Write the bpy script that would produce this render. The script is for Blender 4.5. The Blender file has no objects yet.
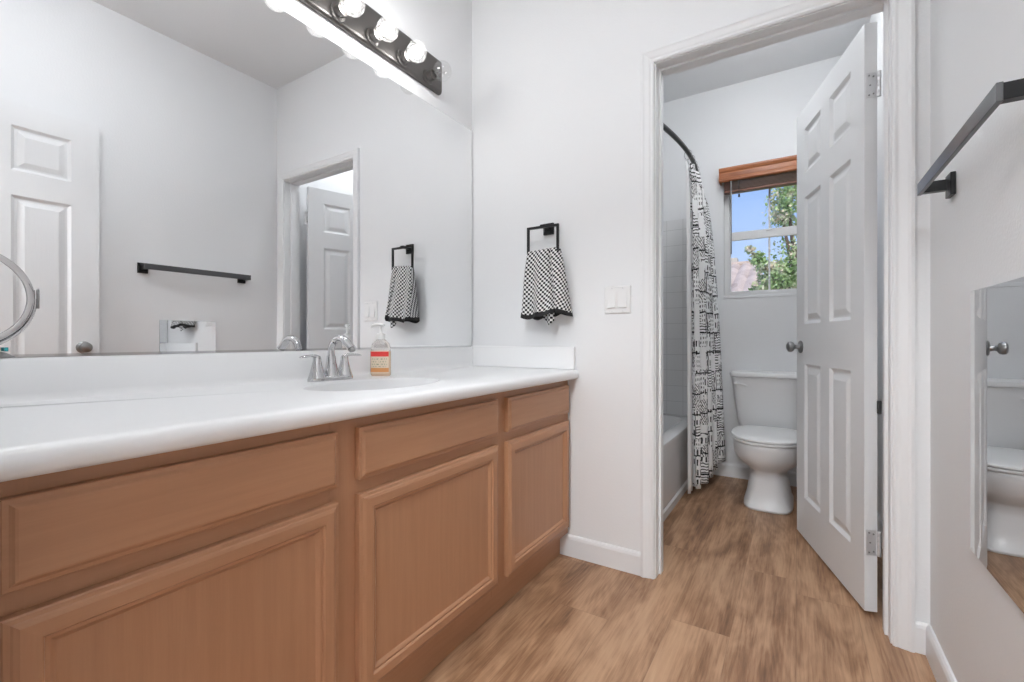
import bpy, bmesh, math, random
from mathutils import Vector, Matrix
random.seed(7)
C = bpy.context.scene.collection
sc = bpy.context.scene
PI = math.pi

# ------------------------------------------------------------------ camera, world, light, exposure
cam = bpy.data.cameras.new('camera'); co = bpy.data.objects.new('camera', cam); C.objects.link(co)
YAW = math.atan(285/455)
cam.sensor_width = 36; cam.lens = 36*455/1024; cam.shift_y = -2/1024
cam.clip_start = .02; cam.clip_end = 200
co.location = (1.398, 0, .96); co.rotation_euler = (PI/2, 0, YAW)
sc.camera = co
sc.view_settings.view_transform = 'Standard'; sc.view_settings.look = 'None'
sc.view_settings.gamma = 1; sc.view_settings.use_curve_mapping = False
sc.view_settings.exposure = 0.17

W = bpy.data.worlds.new('world'); sc.world = W; W.use_nodes = True
nt = W.node_tree; nt.nodes.clear()
wo = nt.nodes.new('ShaderNodeOutputWorld'); wb = nt.nodes.new('ShaderNodeBackground')
tc = nt.nodes.new('ShaderNodeTexCoord'); sx = nt.nodes.new('ShaderNodeSeparateXYZ'); cr = nt.nodes.new('ShaderNodeValToRGB')
nt.links.new(tc.outputs['Generated'], sx.inputs[0]); nt.links.new(sx.outputs['Z'], cr.inputs[0])
cr.color_ramp.elements[0].position = 0.0; cr.color_ramp.elements[0].color = (.62, .76, .95, 1)
cr.color_ramp.elements[1].position = .45; cr.color_ramp.elements[1].color = (.16, .36, .86, 1)
nt.links.new(cr.outputs[0], wb.inputs[0]); wb.inputs[1].default_value = 1.0; nt.links.new(wb.outputs[0], wo.inputs[0])

def lamp(name, kind, loc, energy, rot=(0, 0, 0), color=(1, 1, 1), **kw):
    l = bpy.data.lights.new(name, kind); l.energy = energy; l.color = color
    for k, v in kw.items(): setattr(l, k, v)
    o = bpy.data.objects.new(name, l); o.location = loc; o.rotation_euler = rot; C.objects.link(o); return o
lamp('sun', 'SUN', (0, 0, 10), 3.2, (math.radians(42), math.radians(18), 0), (1, .96, .9), angle=.01)
BULB_L = 42          # radiance of the vanity globes
BATH_FILL_L = 11.5         # added fill lamp over the bath floor, out of view
WC_FILL_L = 15.5          # added fill lamp hidden above the toilet-room doorway
ROOM_FILL_L = 58.0        # added fill lamp in the room behind the camera

# ------------------------------------------------------------------ materials
def mat(name, col=(.8, .8, .8), rough=.5, metal=0, **kw):
    m = bpy.data.materials.new(name); m.use_nodes = True
    b = m.node_tree.nodes['Principled BSDF']
    b.inputs['Base Color'].default_value = (*col, 1); b.inputs['Roughness'].default_value = rough; b.inputs['Metallic'].default_value = metal
    for k, v in kw.items(): b.inputs[k].default_value = v
    return m
def nodes(m): return m.node_tree.nodes, m.node_tree.links, m.node_tree.nodes['Principled BSDF']
def bump(m, scale, strength, dist=.002, detail=2, coord='Object'):
    n, l, b = nodes(m)
    t = n.new('ShaderNodeTexCoord'); x = n.new('ShaderNodeTexNoise'); u = n.new('ShaderNodeBump')
    x.inputs['Scale'].default_value = scale; x.inputs['Detail'].default_value = detail
    u.inputs['Strength'].default_value = strength; u.inputs['Distance'].default_value = dist
    l.new(t.outputs[coord], x.inputs['Vector']); l.new(x.outputs[0], u.inputs['Height']); l.new(u.outputs[0], b.inputs['Normal'])
    return m
wall_m = bump(mat('wall_paint', (.81, .817, .828), .55), 120, .35, .0015)
ceil_m = bump(mat('ceiling_paint', (.81, .817, .828), .7), 90, .3, .0015)
trim_m = bump(mat('trim_paint', (.81, .817, .828), .4), 30, .015)
door_m = mat('door_paint', (.80, .807, .818), .38)
def door_grain():
    n, l, b = nodes(door_m)
    t = n.new('ShaderNodeTexCoord'); mp = n.new('ShaderNodeMapping'); x = n.new('ShaderNodeTexNoise'); u = n.new('ShaderNodeBump')
    mp.inputs['Scale'].default_value = (60, 60, 3); x.inputs['Scale'].default_value = 3; x.inputs['Detail'].default_value = 4
    u.inputs['Strength'].default_value = .18; u.inputs['Distance'].default_value = .002
    l.new(t.outputs['Object'], mp.inputs[0]); l.new(mp.outputs[0], x.inputs['Vector']); l.new(x.outputs[0], u.inputs['Height']); l.new(u.outputs[0], b.inputs['Normal'])
door_grain()
counter_m = bump(mat('cultured_marble', (.87, .873, .88), .3), 8, .03)
porc_m = mat('porcelain', (.82, .82, .825), .28); bump(porc_m, 5, .01)
tub_m = bump(mat('tub_acrylic', (.80, .80, .805), .2), 5, .02)
chrome_m = mat('chrome', (.60, .60, .61), .05, 1); bump(chrome_m, 40, .01)
nickel_m = mat('brushed_nickel', (.33, .33, .33), .28, 1); bump(nickel_m, 200, .05)
steel_m = mat('hinge_steel', (.72, .72, .73), .35, .6); bump(steel_m, 80, .03)
black_m = mat('black_satin_metal', (.018, .018, .019), .32, .5); bump(black_m, 150, .03)
gun_m = mat('dark_brushed_bar', (.14, .14, .145), .28, 1); bump(gun_m, 150, .03)
bronze_m = mat('fixture_bronze', (.13, .123, .118), .36, .85); bump(bronze_m, 60, .03)
rod_m = mat('curtain_rod_metal', (.06, .06, .062), .3, .8); bump(rod_m, 60, .02)
mirror_m = mat('mirror_silver', (.87, .875, .88), 0.0, 1)
mirror_edge_m = mat('mirror_edge', (.25, .27, .27), .3)
plastic_m = bump(mat('white_plastic', (.82, .82, .82), .3), 60, .02)
dark_m = bump(mat('dark_rubber', (.03, .03, .03), .6), 60, .05)
glass_m = mat('clear_glass', (1, 1, 1), 0.0, 0, **{'Transmission Weight': 1.0, 'IOR': 1.45})
pane_m = bpy.data.materials.new('window_pane'); pane_m.use_nodes = True
n, l = pane_m.node_tree.nodes, pane_m.node_tree.links; n.clear()
o_ = n.new('ShaderNodeOutputMaterial'); mx = n.new('ShaderNodeMixShader'); tr = n.new('ShaderNodeBsdfTransparent'); gl = n.new('ShaderNodeBsdfGlossy'); fr = n.new('ShaderNodeFresnel')
gl.inputs['Roughness'].default_value = 0; fr.inputs['IOR'].default_value = 1.25
l.new(fr.outputs[0], mx.inputs[0]); l.new(tr.outputs[0], mx.inputs[1]); l.new(gl.outputs[0], mx.inputs[2]); l.new(mx.outputs[0], o_.inputs[0])

def emis(name, L, col=(1, 1, 1)):
    m = mat(name, (.9, .9, .9), .3); b = nodes(m)[2]
    b.inputs['Emission Color'].default_value = (*col, 1); b.inputs['Emission Strength'].default_value = L
    return m
bulb_m = emis('lamp_filament', BULB_L, (1, .985, .965))
bath_fill_m = emis('bath_added_fill', BATH_FILL_L, (.955, .98, 1)); wc_fill_m = emis('toilet_room_added_fill', WC_FILL_L, (.955, .98, 1)); room_fill_m = emis('bedroom_added_fill', ROOM_FILL_L, (.955, .98, 1))  # glow of the three added fill lamps

globe_m = bpy.data.materials.new('thin_globe_glass'); globe_m.use_nodes = True
n, l = globe_m.node_tree.nodes, globe_m.node_tree.links; n.clear()
o_ = n.new('ShaderNodeOutputMaterial'); m1 = n.new('ShaderNodeMixShader'); m2 = n.new('ShaderNodeMixShader'); tr = n.new('ShaderNodeBsdfTransparent'); gl = n.new('ShaderNodeBsdfGlossy'); tl_ = n.new('ShaderNodeBsdfTranslucent')
gl.inputs['Roughness'].default_value = .02; m1.inputs[0].default_value = .07; m2.inputs[0].default_value = .07
l.new(tr.outputs[0], m1.inputs[1]); l.new(tl_.outputs[0], m1.inputs[2]); l.new(m1.outputs[0], m2.inputs[1]); l.new(gl.outputs[0], m2.inputs[2]); l.new(m2.outputs[0], o_.inputs[0])

def wood(name, c1, c2, c3, axis, rough=.38, scl=1.0):
    """straight fine grain along `axis` ('X','Y','Z')"""
    m = mat(name, c1, rough); n, l, b = nodes(m)
    t = n.new('ShaderNodeTexCoord'); mp = n.new('ShaderNodeMapping')
    s = {'X': (1.5, 30, 30), 'Y': (30, 1.5, 30), 'Z': (30, 30, 1.5)}[axis]
    mp.inputs['Scale'].default_value = tuple(q*scl for q in s)
    x = n.new('ShaderNodeTexNoise'); x.inputs['Scale'].default_value = 2.2; x.inputs['Detail'].default_value = 4; x.inputs['Distortion'].default_value = .2
    y = n.new('ShaderNodeTexNoise'); y.inputs['Scale'].default_value = 12; y.inputs['Detail'].default_value = 3
    z = n.new('ShaderNodeTexNoise'); z.inputs['Scale'].default_value = 3.2; z.inputs['Detail'].default_value = 2
    r = n.new('ShaderNodeValToRGB'); e = r.color_ramp.elements
    e[0].position = .32; e[0].color = (*c1, 1); e[1].position = .68; e[1].color = (*c3, 1)
    k = e.new(.5); k.color = (*c2, 1)
    l.new(t.outputs['Object'], mp.inputs[0]); l.new(mp.outputs[0], x.inputs['Vector']); l.new(mp.outputs[0], y.inputs['Vector']); l.new(t.outputs['Object'], z.inputs['Vector'])
    a = n.new('ShaderNodeMath'); a.operation = 'MULTIPLY_ADD'; a.inputs[1].default_value = .35; l.new(y.outputs[0], a.inputs[0])
    a2 = n.new('ShaderNodeMath'); a2.operation = 'MULTIPLY_ADD'; a2.inputs[1].default_value = .45; l.new(z.outputs[0], a2.inputs[0])
    l.new(x.outputs[0], a2.inputs[2])
    a3 = n.new('ShaderNodeMath'); a3.operation = 'SUBTRACT'; a3.inputs[1].default_value = .4; l.new(a2.outputs[0], a.inputs[2]); l.new(a.outputs[0], a3.inputs[0])
    l.new(a3.outputs[0], r.inputs[0]); l.new(r.outputs[0], b.inputs['Base Color'])
    u = n.new('ShaderNodeBump'); u.inputs['Strength'].default_value = .06; u.inputs['Distance'].default_value = .002; l.new(y.outputs[0], u.inputs['Height']); l.new(u.outputs[0], b.inputs['Normal'])
    return m
CA, CB, CC = (.43, .220, .118), (.45, .232, .126), (.47, .246, .135)
maple_h = wood('maple_grain_horizontal', CA, CB, CC, 'Y')
maple_v = wood('maple_grain_upright', CA, CB, CC, 'Z')
blind_m = wood('cherry_blind_wood', (.30, .10, .04), (.40, .14, .055), (.48, .18, .075), 'X', .3)

slat_m = wood('dark_slat_wood', (.13, .05, .032), (.17, .068, .042), (.22, .09, .055), 'X', .35)

def floor_material():
    m = mat('wood_plank_floor', (.4, .3, .2), .42); n, l, b = nodes(m)
    t = n.new('ShaderNodeTexCoord'); sp = n.new('ShaderNodeSeparateXYZ'); l.new(t.outputs['Object'], sp.inputs[0])
    PW, PL = .182, 1.5
    def M(op, a, bb=None, c=None):
        q = n.new('ShaderNodeMath'); q.operation = op
        for i, v in enumerate((a, bb, c)):
            if v is None: continue
            if isinstance(v, (int, float)): q.inputs[i].default_value = v
            else: l.new(v, q.inputs[i])
        return q.outputs[0]
    row = M('FLOOR', M('DIVIDE', M('ADD', sp.outputs['X'], .06), PW))
    wr = n.new('ShaderNodeTexWhiteNoise'); wr.noise_dimensions = '1D'; l.new(row, wr.inputs['W'])
    yy = M('ADD', M('DIVIDE', sp.outputs['Y'], PL), wr.outputs['Value'])
    col = M('FLOOR', yy)
    idn = M('ADD', M('MULTIPLY', row, 7.31), M('MULTIPLY', col, 3.17))
    wn = n.new('ShaderNodeTexWhiteNoise'); wn.noise_dimensions = '1D'; l.new(idn, wn.inputs['W'])
    fx = M('FRACT', M('DIVIDE', M('ADD', sp.outputs['X'], .06), PW)); fy = M('FRACT', yy)
    ex = M('MINIMUM', fx, M('SUBTRACT', 1, fx)); ey = M('MULTIPLY', M('MINIMUM', fy, M('SUBTRACT', 1, fy)), PL/PW)
    gap = M('LESS_THAN', M('MINIMUM', ex, ey), .007)
    cb = n.new('ShaderNodeCombineXYZ')
    l.new(M('MULTIPLY', sp.outputs['X'], 7), cb.inputs['X']); l.new(M('MULTIPLY', sp.outputs['Y'], 2.2), cb.inputs['Y']); l.new(M('MULTIPLY', wn.outputs['Value'], 37), cb.inputs['Z'])
    g1 = n.new('ShaderNodeTexNoise'); g1.inputs['Scale'].default_value = 1.3; g1.inputs['Detail'].default_value = 5; g1.inputs['Distortion'].default_value = .9; l.new(cb.outputs[0], g1.inputs['Vector'])
    wv = n.new('ShaderNodeTexWave'); wv.wave_type = 'RINGS'; wv.rings_direction = 'Y'; wv.inputs['Scale'].default_value = 1.1; wv.inputs['Distortion'].default_value = 4; wv.inputs['Detail'].default_value = 3; wv.inputs['Detail Scale'].default_value = .9
    l.new(cb.outputs[0], wv.inputs['Vector'])
    cb2 = n.new('ShaderNodeCombineXYZ')
    l.new(M('MULTIPLY', sp.outputs['X'], 110), cb2.inputs['X']); l.new(M('MULTIPLY', sp.outputs['Y'], 5), cb2.inputs['Y']); l.new(M('MULTIPLY', wn.outputs['Value'], 91), cb2.inputs['Z'])
    g2 = n.new('ShaderNodeTexNoise'); g2.inputs['Scale'].default_value = 1.4; g2.inputs['Detail'].default_value = 8; g2.inputs['Roughness'].default_value = .65; l.new(cb2.outputs[0], g2.inputs['Vector'])
    cb3 = n.new('ShaderNodeCombineXYZ')
    l.new(M('MULTIPLY', sp.outputs['X'], 7), cb3.inputs['X']); l.new(M('MULTIPLY', sp.outputs['Y'], 1.0), cb3.inputs['Y']); l.new(M('MULTIPLY', wn.outputs['Value'], 53), cb3.inputs['Z'])
    g3 = n.new('ShaderNodeTexNoise'); g3.inputs['Scale'].default_value = 1.0; g3.inputs['Detail'].default_value = 1.5; l.new(cb3.outputs[0], g3.inputs['Vector'])
    cath = M('SINE', M('ADD', M('MULTIPLY', g3.outputs[0], 110), M('MULTIPLY', g2.outputs[0], 3)))
    v = M('ADD', M('MULTIPLY', g1.outputs[0], .56), M('ADD', M('MULTIPLY', wv.outputs['Fac'], .07), M('ADD', M('MULTIPLY', g2.outputs[0], .40), M('ADD', M('MULTIPLY', wn.outputs['Value'], .08), M('MULTIPLY', cath, .022)))))
    r = n.new('ShaderNodeValToRGB'); e = r.color_ramp.elements
    e[0].position = .34; e[0].color = (.13, .062, .03, 1); e[1].position = .84; e[1].color = (.58, .37, .225, 1)
    k = e.new(.50); k.color = (.30, .160, .085, 1); k = e.new(.64); k.color = (.47, .285, .168, 1)
    l.new(v, r.inputs[0])
    mix = n.new('ShaderNodeMixRGB'); mix.inputs[2].default_value = (.16, .09, .05, 1); l.new(M('MULTIPLY', gap, .3), mix.inputs[0]); l.new(r.outputs[0], mix.inputs[1]); l.new(mix.outputs[0], b.inputs['Base Color'])
    u = n.new('ShaderNodeBump'); u.inputs['Strength'].default_value = .12; u.inputs['Distance'].default_value = .002; l.new(g2.outputs[0], u.inputs['Height']); l.new(u.outputs[0], b.inputs['Normal'])
    return m
floor_m = floor_material()

def tile_material():
    m = mat('white_wall_tile', (.8, .8, .8), .15); n, l, b = nodes(m)
    t = n.new('ShaderNodeUVMap'); t.uv_map = 'UVMap'; br = n.new('ShaderNodeTexBrick')
    br.offset = 0; br.inputs['Color1'].default_value = (.80, .80, .805, 1); br.inputs['Color2'].default_value = (.78, .78, .785, 1); br.inputs['Mortar'].default_value = (.62, .62, .62, 1)
    br.inputs['Scale'].default_value = 1; br.inputs['Mortar Size'].default_value = .0018; br.inputs['Brick Width'].default_value = .115; br.inputs['Row Height'].default_value = .115
    l.new(t.outputs[0], br.inputs['Vector']); l.new(br.outputs[0], b.inputs['Base Color'])
    return m
tile_m = tile_material()

# ------------------------------------------------------------------ mesh helpers
def link(name, bm, m, parent=None, smooth=False, loc=None):
    me = bpy.data.meshes.new(name)
    bmesh.ops.recalc_face_normals(bm, faces=bm.faces)
    bm.to_mesh(me); bm.free()
    ms = m if isinstance(m, (list, tuple)) else [m]
    for q in ms: me.materials.append(q)
    if smooth:
        me.polygons.foreach_set('use_smooth', [True]*len(me.polygons))
        if smooth != 'all': me.set_sharp_from_angle(angle=math.radians(38))
    o = bpy.data.objects.new(name, me); C.objects.link(o)
    if parent is not None: o.parent = parent
    if loc: o.location = loc
    return o
def bake_origin(o):
    """move a top-level mesh's origin to the middle of its base"""
    vs = o.data.vertices
    lo = [min(v.co[i] for v in vs) for i in range(3)]; hi = [max(v.co[i] for v in vs) for i in range(3)]
    c = Vector(((lo[0]+hi[0])/2, (lo[1]+hi[1])/2, lo[2]))
    o.data.transform(Matrix.Translation(-c)); o.location = o.location + c
    return o
def box(bm, x0, y0, z0, x1, y1, z1, bev=0, seg=2):
    r = bmesh.ops.create_cube(bm, size=1, matrix=Matrix.Translation(((x0+x1)/2, (y0+y1)/2, (z0+z1)/2)) @ Matrix.Diagonal((abs(x1-x0), abs(y1-y0), abs(z1-z0), 1)))
    if bev:
        es = list({e for v in r['verts'] for e in v.link_edges})
        bmesh.ops.bevel(bm, geom=es, offset=bev, segments=seg, profile=.5, affect='EDGES')
    return bm
def bxs(*bs, bev=0, seg=2):
    bm = bmesh.new()
    for b in bs: box(bm, *b, bev=bev, seg=seg)
    return bm
def rings(bm, loops, close=True, cap0=True, cap1=True):
    vs = [[bm.verts.new(p) for p in L] for L in loops]
    N = len(vs[0])
    for a, b in zip(vs, vs[1:]):
        for i in range(N if close else N-1):
            j = (i+1) % N
            try: bm.faces.new((a[i], a[j], b[j], b[i]))
            except ValueError: pass
    if cap0: bm.faces.new(vs[0][::-1])
    if cap1: bm.faces.new(vs[-1])
    return vs
def sup(cx, cy, z, rx, ry, e=2, N=40, front=1.0):
    """superellipse ring; front squeezes the -y half"""
    out = []
    for i in range(N):
        a = 2*PI*i/N; c, s = math.cos(a), math.sin(a)
        x = rx*math.copysign(abs(c)**(2/e), c); y = ry*math.copysign(abs(s)**(2/e), s)
        out.append((cx+x, cy+y, z))
    return out
def lathe(bm, prof, axis='Z', center=(0, 0, 0), N=28):
    loops = []
    for r, h in prof:
        L = []
        for i in range(N):
            a = 2*PI*i/N; p = (r*math.cos(a), r*math.sin(a), h)
            if axis == 'X': p = (p[2], p[0], p[1])
            if axis == 'Y': p = (p[0], p[2], p[1])
            L.append(tuple(p[k]+center[k] for k in range(3)))
        loops.append(L)
    rings(bm, loops); return bm
def tube(bm, pts, r, N=14, up=Vector((0, 0, 1))):
    pts = [Vector(p) for p in pts]; rs = r if isinstance(r, (list, tuple)) else [r]*len(pts)
    loops = []; prev = None
    for i, p in enumerate(pts):
        d = (pts[min(i+1, len(pts)-1)]-pts[max(i-1, 0)]).normalized()
        u = prev if prev is not None else (up if abs(d.dot(up)) < .95 else Vector((1, 0, 0)))
        a = (u-d*u.dot(d)).normalized(); b = d.cross(a); prev = a
        ra = rs[i] if isinstance(rs[i], (list, tuple)) else (rs[i], rs[i])
        loops.append([tuple(p+a*(ra[0]*math.cos(2*PI*k/N))+b*(ra[1]*math.sin(2*PI*k/N))) for k in range(N)])
    rings(bm, loops); return bm
def thing(name, label, cat, loc=(0, 0, 0), rz=0, group=None):
    o = bpy.data.objects.new(name, None); C.objects.link(o); o.empty_display_size = .05
    o.location = loc; o.rotation_euler = (0, 0, rz); o['label'] = label; o['category'] = cat
    if group: o['group'] = group
    return o
def tag(o, label, cat, group=None):
    o['label'] = label; o['category'] = cat
    if group: o['group'] = group
    return bake_origin(o)
def struct(name, bm, m, smooth=False):
    o = link(name, bm, m, smooth=smooth); o['kind'] = 'structure'; return o
def structempty(name, loc=(0, 0, 0), rz=0):
    o = bpy.data.objects.new(name, None); C.objects.link(o); o.location = loc; o.rotation_euler = (0, 0, rz); o['kind'] = 'structure'; return o

# ------------------------------------------------------------------ room sizes
RW = 1.742        # right wall
DY0, DY1 = 1.85, 1.96      # partition with the toilet-room doorway
BY = 3.50         # window wall
H = 2.732
OX0, OX1, OZ = .919, 1.648, 2.062    # toilet-room doorway
RY0, RY1 = -.04, .085      # wall behind the view, doorway the camera stands in
QX0, QX1 = .78, 1.70

struct('floor', bxs((-1.6, -3.2, -.06, 3.2, 3.62, 0)), floor_m)
bm = bxs((-.12, -.04, H, RW+.12, 3.62, H+.1)); struct('ceiling', bm, ceil_m)
struct('wall_left', bxs((-.12, RY0, 0, 0, BY+.12, H)), wall_m)
struct('wall_right', bxs((RW, RY0, 0, RW+.12, BY+.12, H)), wall_m)
struct('wall_partition', bxs((0, DY0, 0, OX0-.018, DY1, H), (OX1+.018, DY0, 0, RW, DY1, H), (OX0-.018, DY0, OZ+.018, OX1+.018, DY1, H)), wall_m)
struct('wall_rear', bxs((0, RY0, 0, QX0, RY1, H), (QX1, RY0, 0, RW, RY1, H), (QX0, RY0, 2.07, QX1, RY1, H)), wall_m)
WX0, WX1, WZ0, WZ1 = .962, 1.515, 1.262, 2.11
struct('wall_back', bxs((0, BY, 0, WX0, BY+.12, H), (WX1, BY, 0, RW, BY+.12, H), (WX0, BY, 0, WX1, BY+.12, WZ0), (WX0, BY, WZ1, WX1, BY+.12, H)), wall_m)
# room behind the camera
struct('wall_bedroom', bxs((-1.6, -3.2, 0, 3.2, -3.1, H), (-1.6, -3.2, 0, -1.5, RY0, H), (3.1, -3.2, 0, 3.2, RY0, H), (-1.6, RY0-.002, 0, -.12, RY0+.1, H), (RW+.12, RY0-.002, 0, 3.2, RY0+.1, H)), wall_m)
struct('ceiling_bedroom', bxs((-1.6, -3.2, H, 3.2, RY0-.002, H+.1)), ceil_m)

# tile surround over the tub
def tiled(name, quads):
    bm = bmesh.new(); uv = bm.loops.layers.uv.new('UVMap')
    for (a, b_) in quads:
        box(bm, *a, *b_)
    for f in bm.faces:
        nn = f.normal
        f.normal_update(); nn = f.normal
        for lp in f.loops:
            c = lp.vert.co
            lp[uv].uv = (c.y, c.z-.385) if abs(nn.x) > .5 else (c.x, c.z-.385) if abs(nn.y) > .5 else (c.x, c.y)
    return struct(name, bm, tile_m)
tiled('wall_tile', [((0.001, DY1+.001, .37), (.012, BY-.001, 1.84)), ((.012, BY-.012, .37), (.86, BY-.001, 1.84)), ((.012, DY1+.001, .37), (.80, DY1+.011, 1.84))])

# baseboards
def baseboard(name, segs, h=.092):
    bm = bmesh.new()
    for (x0, y0, x1, y1, nx, ny) in segs:       # wall line, normal into the room
        prof = [(0, 0), (.013, 0), (.013, h-.016), (.010, h-.006), (.005, h), (0, h)]
        L = []
        for (x, y) in ((x0, y0), (x1, y1)): L.append([(x+nx*d, y+ny*d, z) for d, z in prof])
        rings(bm, L)
    return struct(name, bm, trim_m)
baseboard('baseboard_partition', [(.50, DY0, .864, DY0, 0, -1), (1.703, DY0, RW, DY0, 0, -1)])
baseboard('baseboard_right', [(RW, .12, RW, DY0, -1, 0), (RW, DY1+.02, RW, BY, -1, 0)])
baseboard('baseboard_back', [(.815, BY, RW, BY, 0, -1)])

# door casings (moulded), jambs and stops
def casing(name, x0, x1, zt, y, ny, w=.052):
    """three-sided moulded architrave around an opening on wall plane y"""
    prof = [(0, 0), (0, .008), (.006, .012), (.014, .010), (.020, .013), (.036, .016), (.043, .019), (w, .017), (w, 0)]   # (distance out from opening, projection)
    pts = []
    for sx, z in ((0, 0), (0, 1), (1, 1), (1, 0)):
        L = []
        for d, p in prof:
            x = (x0-d) if sx == 0 else (x1+d)
            zz = 0 if z == 0 else zt+d
            L.append((x, y+ny*p, zz))
        pts.append(L)
    bm = bmesh.new(); rings(bm, pts); return struct(name, bm, trim_m)
R_ = .004
casing('trim_1', OX0-R_, OX1+R_, OZ+R_, DY0, -1)
casing('trim_2', OX0-R_, OX1+R_, OZ+R_, DY1, 1)
def jamb(name, x0, x1, zt, y0, y1, sy0, sy1, m=trim_m):
    t = .018; s = .009
    b = bxs((x0-t, y0, 0, x0, y1, zt+t), (x1, y0, 0, x1+t, y1, zt+t), (x0, y0, zt, x1, y1, zt+t),
            (x0, sy0, 0, x0+s, sy1, zt), (x1-s, sy0, 0, x1, sy1, zt), (x0+s, sy0, zt-s, x1-s, sy1, zt))
    return struct(name, b, m)
jamb('trim_3', OX0, OX1, OZ, DY0, DY1, DY0+.045, DY0+.083)
b = bxs((QX0-.0, RY0, 0, QX0+.018, RY1, 2.07), (QX1-.018, RY0, 0, QX1, RY1, 2.07), (QX0, RY0, 2.052, QX1, RY1, 2.07)); struct('trim_4', b, trim_m)

# ------------------------------------------------------------------ six-panel doors
def door_leaf_bm(w, h, t, stile=.108, mull=.095, lock=(.83, 1.02)):
    """leaf in local coords: x 0..w along the leaf, y 0..t, z 0..h; both faces moulded"""
    bm = bmesh.new()
    pw = (w-2*stile-mull)/2
    xs = [0, stile, stile+pw, stile+pw+mull, w-stile, w]
    zs = [0, .19, lock[0], lock[1], 1.62, 1.735, 1.945, h]
    prof = [(0, 0), (.004, .003), (.013, .010), (.022, .010), (.042, .003), (.046, .002)]
    for side in (0, 1):
        y = 0 if side == 0 else t; sg = 1 if side == 0 else -1
        for i in range(5):
            for j in range(7):
                X0, X1, Z0, Z1 = xs[i], xs[i+1], zs[j], zs[j+1]
                if i in (1, 3) and j in (1, 3, 5):
                    L = [[(X0+d, y+sg*p, Z0+d), (X1-d, y+sg*p, Z0+d), (X1-d, y+sg*p, Z1-d), (X0+d, y+sg*p, Z1-d)] for d, p in prof]
                    rings(bm, L, cap0=False)
                else:
                    bm.faces.new([bm.verts.new(q) for q in ((X0, y, Z0), (X1, y, Z0), (X1, y, Z1), (X0, y, Z1))])
    for q in (((0, 0, 0), (0, t, 0), (0, t, h), (0, 0, h)), ((w, 0, 0), (w, t, 0), (w, t, h), (w, 0, h)), ((0, 0, 0), (w, 0, 0), (w, t, 0), (0, t, 0)), ((0, 0, h), (w, 0, h), (w, t, h), (0, t, h))):
        bm.faces.new([bm.verts.new(p) for p in q])
    bmesh.ops.remove_doubles(bm, verts=bm.verts, dist=.0002)
    return bm
def knob_bm(sign, x, y, z, L=.052):
    bm = bmesh.new()
    k = L/.06
    prof = [(.0, 0), (.030, 0), (.031, .004), (.027, .008), (.013, .010), (.010, .022), (.012, .028), (.022, .034), (.026, .044), (.024, .054), (.016, .059), (0.0005, .06)]
    lathe(bm, [(r, sign*h*k) for r, h in prof], 'Y', (x, y, z)); return bm
# toilet-room door: hinged on the right jamb, swung into the toilet room
dl = structempty('door_1', (1.634, 2.010, .012), math.atan2(.720, -.212))
DW = .708
leaf = link('door_leaf', door_leaf_bm(DW, 2.048, .038), door_m, dl)
for sg, y in ((-1, 0), (1, .038)):
    link('door_knob', knob_bm(sg, DW-.062, y, .910, .062), nickel_m, dl, smooth=True)
link('latch_plate', bxs((DW-.001, .006, .885, DW+.0015, .029, .945)), nickel_m, dl)
def hinge(parent, z):
    h_ = link('hinge', bxs((-.0015, .004, z-.044, .0, .0335, z+.044)), steel_m, parent)
    bm = bmesh.new()
    for k in range(5):
        lathe(bm, [(.0001, 0), (.0058, 0), (.0062, .0005), (.0062, .0165), (.0058, .017), (.0001, .017)], 'Z', (-.006, -.003, z-.0435+k*.0175), 12)
    link('hinge_knuckle', bm, steel_m, h_, smooth=True)
    bm = bmesh.new()
    for a, b_ in ((.012, -.03), (.022, 0), (.012, .03), (.025, .034), (.025, -.034)):
        lathe(bm, [(.0001, -.0025), (.0028, -.0022), (.0028, 0), (.0001, 0)], 'X', (-.0012, a, z+b_), 8)
    link('hinge_screw', bm, nickel_m, h_)
for z in (.24, 1.83): hinge(dl, z)
b = bxs((-.014, -.008, .69, -.004, .004, .735), bev=.002); link('hinge_stop', b, dark_m, dl)
# open door resting against the right wall
d2 = structempty('door_2', (1.700, .108, .012), PI/2)
# local x -> +Y world, local y -> -X world ; leaf thickness must go to +X so offset
link('door_leaf', door_leaf_bm(.762, 2.052, .034, mull=.13, lock=(.62, .80)), door_m, d2, loc=(0, -.036, 0))
link('door_knob', knob_bm(1, .762-.062, -.002, .905, .050), nickel_m, d2, smooth=True)
link('latch_plate', bxs((.7615, -.03, .875, .7635, -.008, .935)), nickel_m, d2)
for z in (.24, 1.03, 1.80):
    bm = bmesh.new(); lathe(bm, [(.0001, 0), (.006, 0), (.006, .088), (.0001, .088)], 'Z', (-.006, -.003, z-.044), 12); link('hinge', bm, steel_m, d2, smooth=True)

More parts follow.
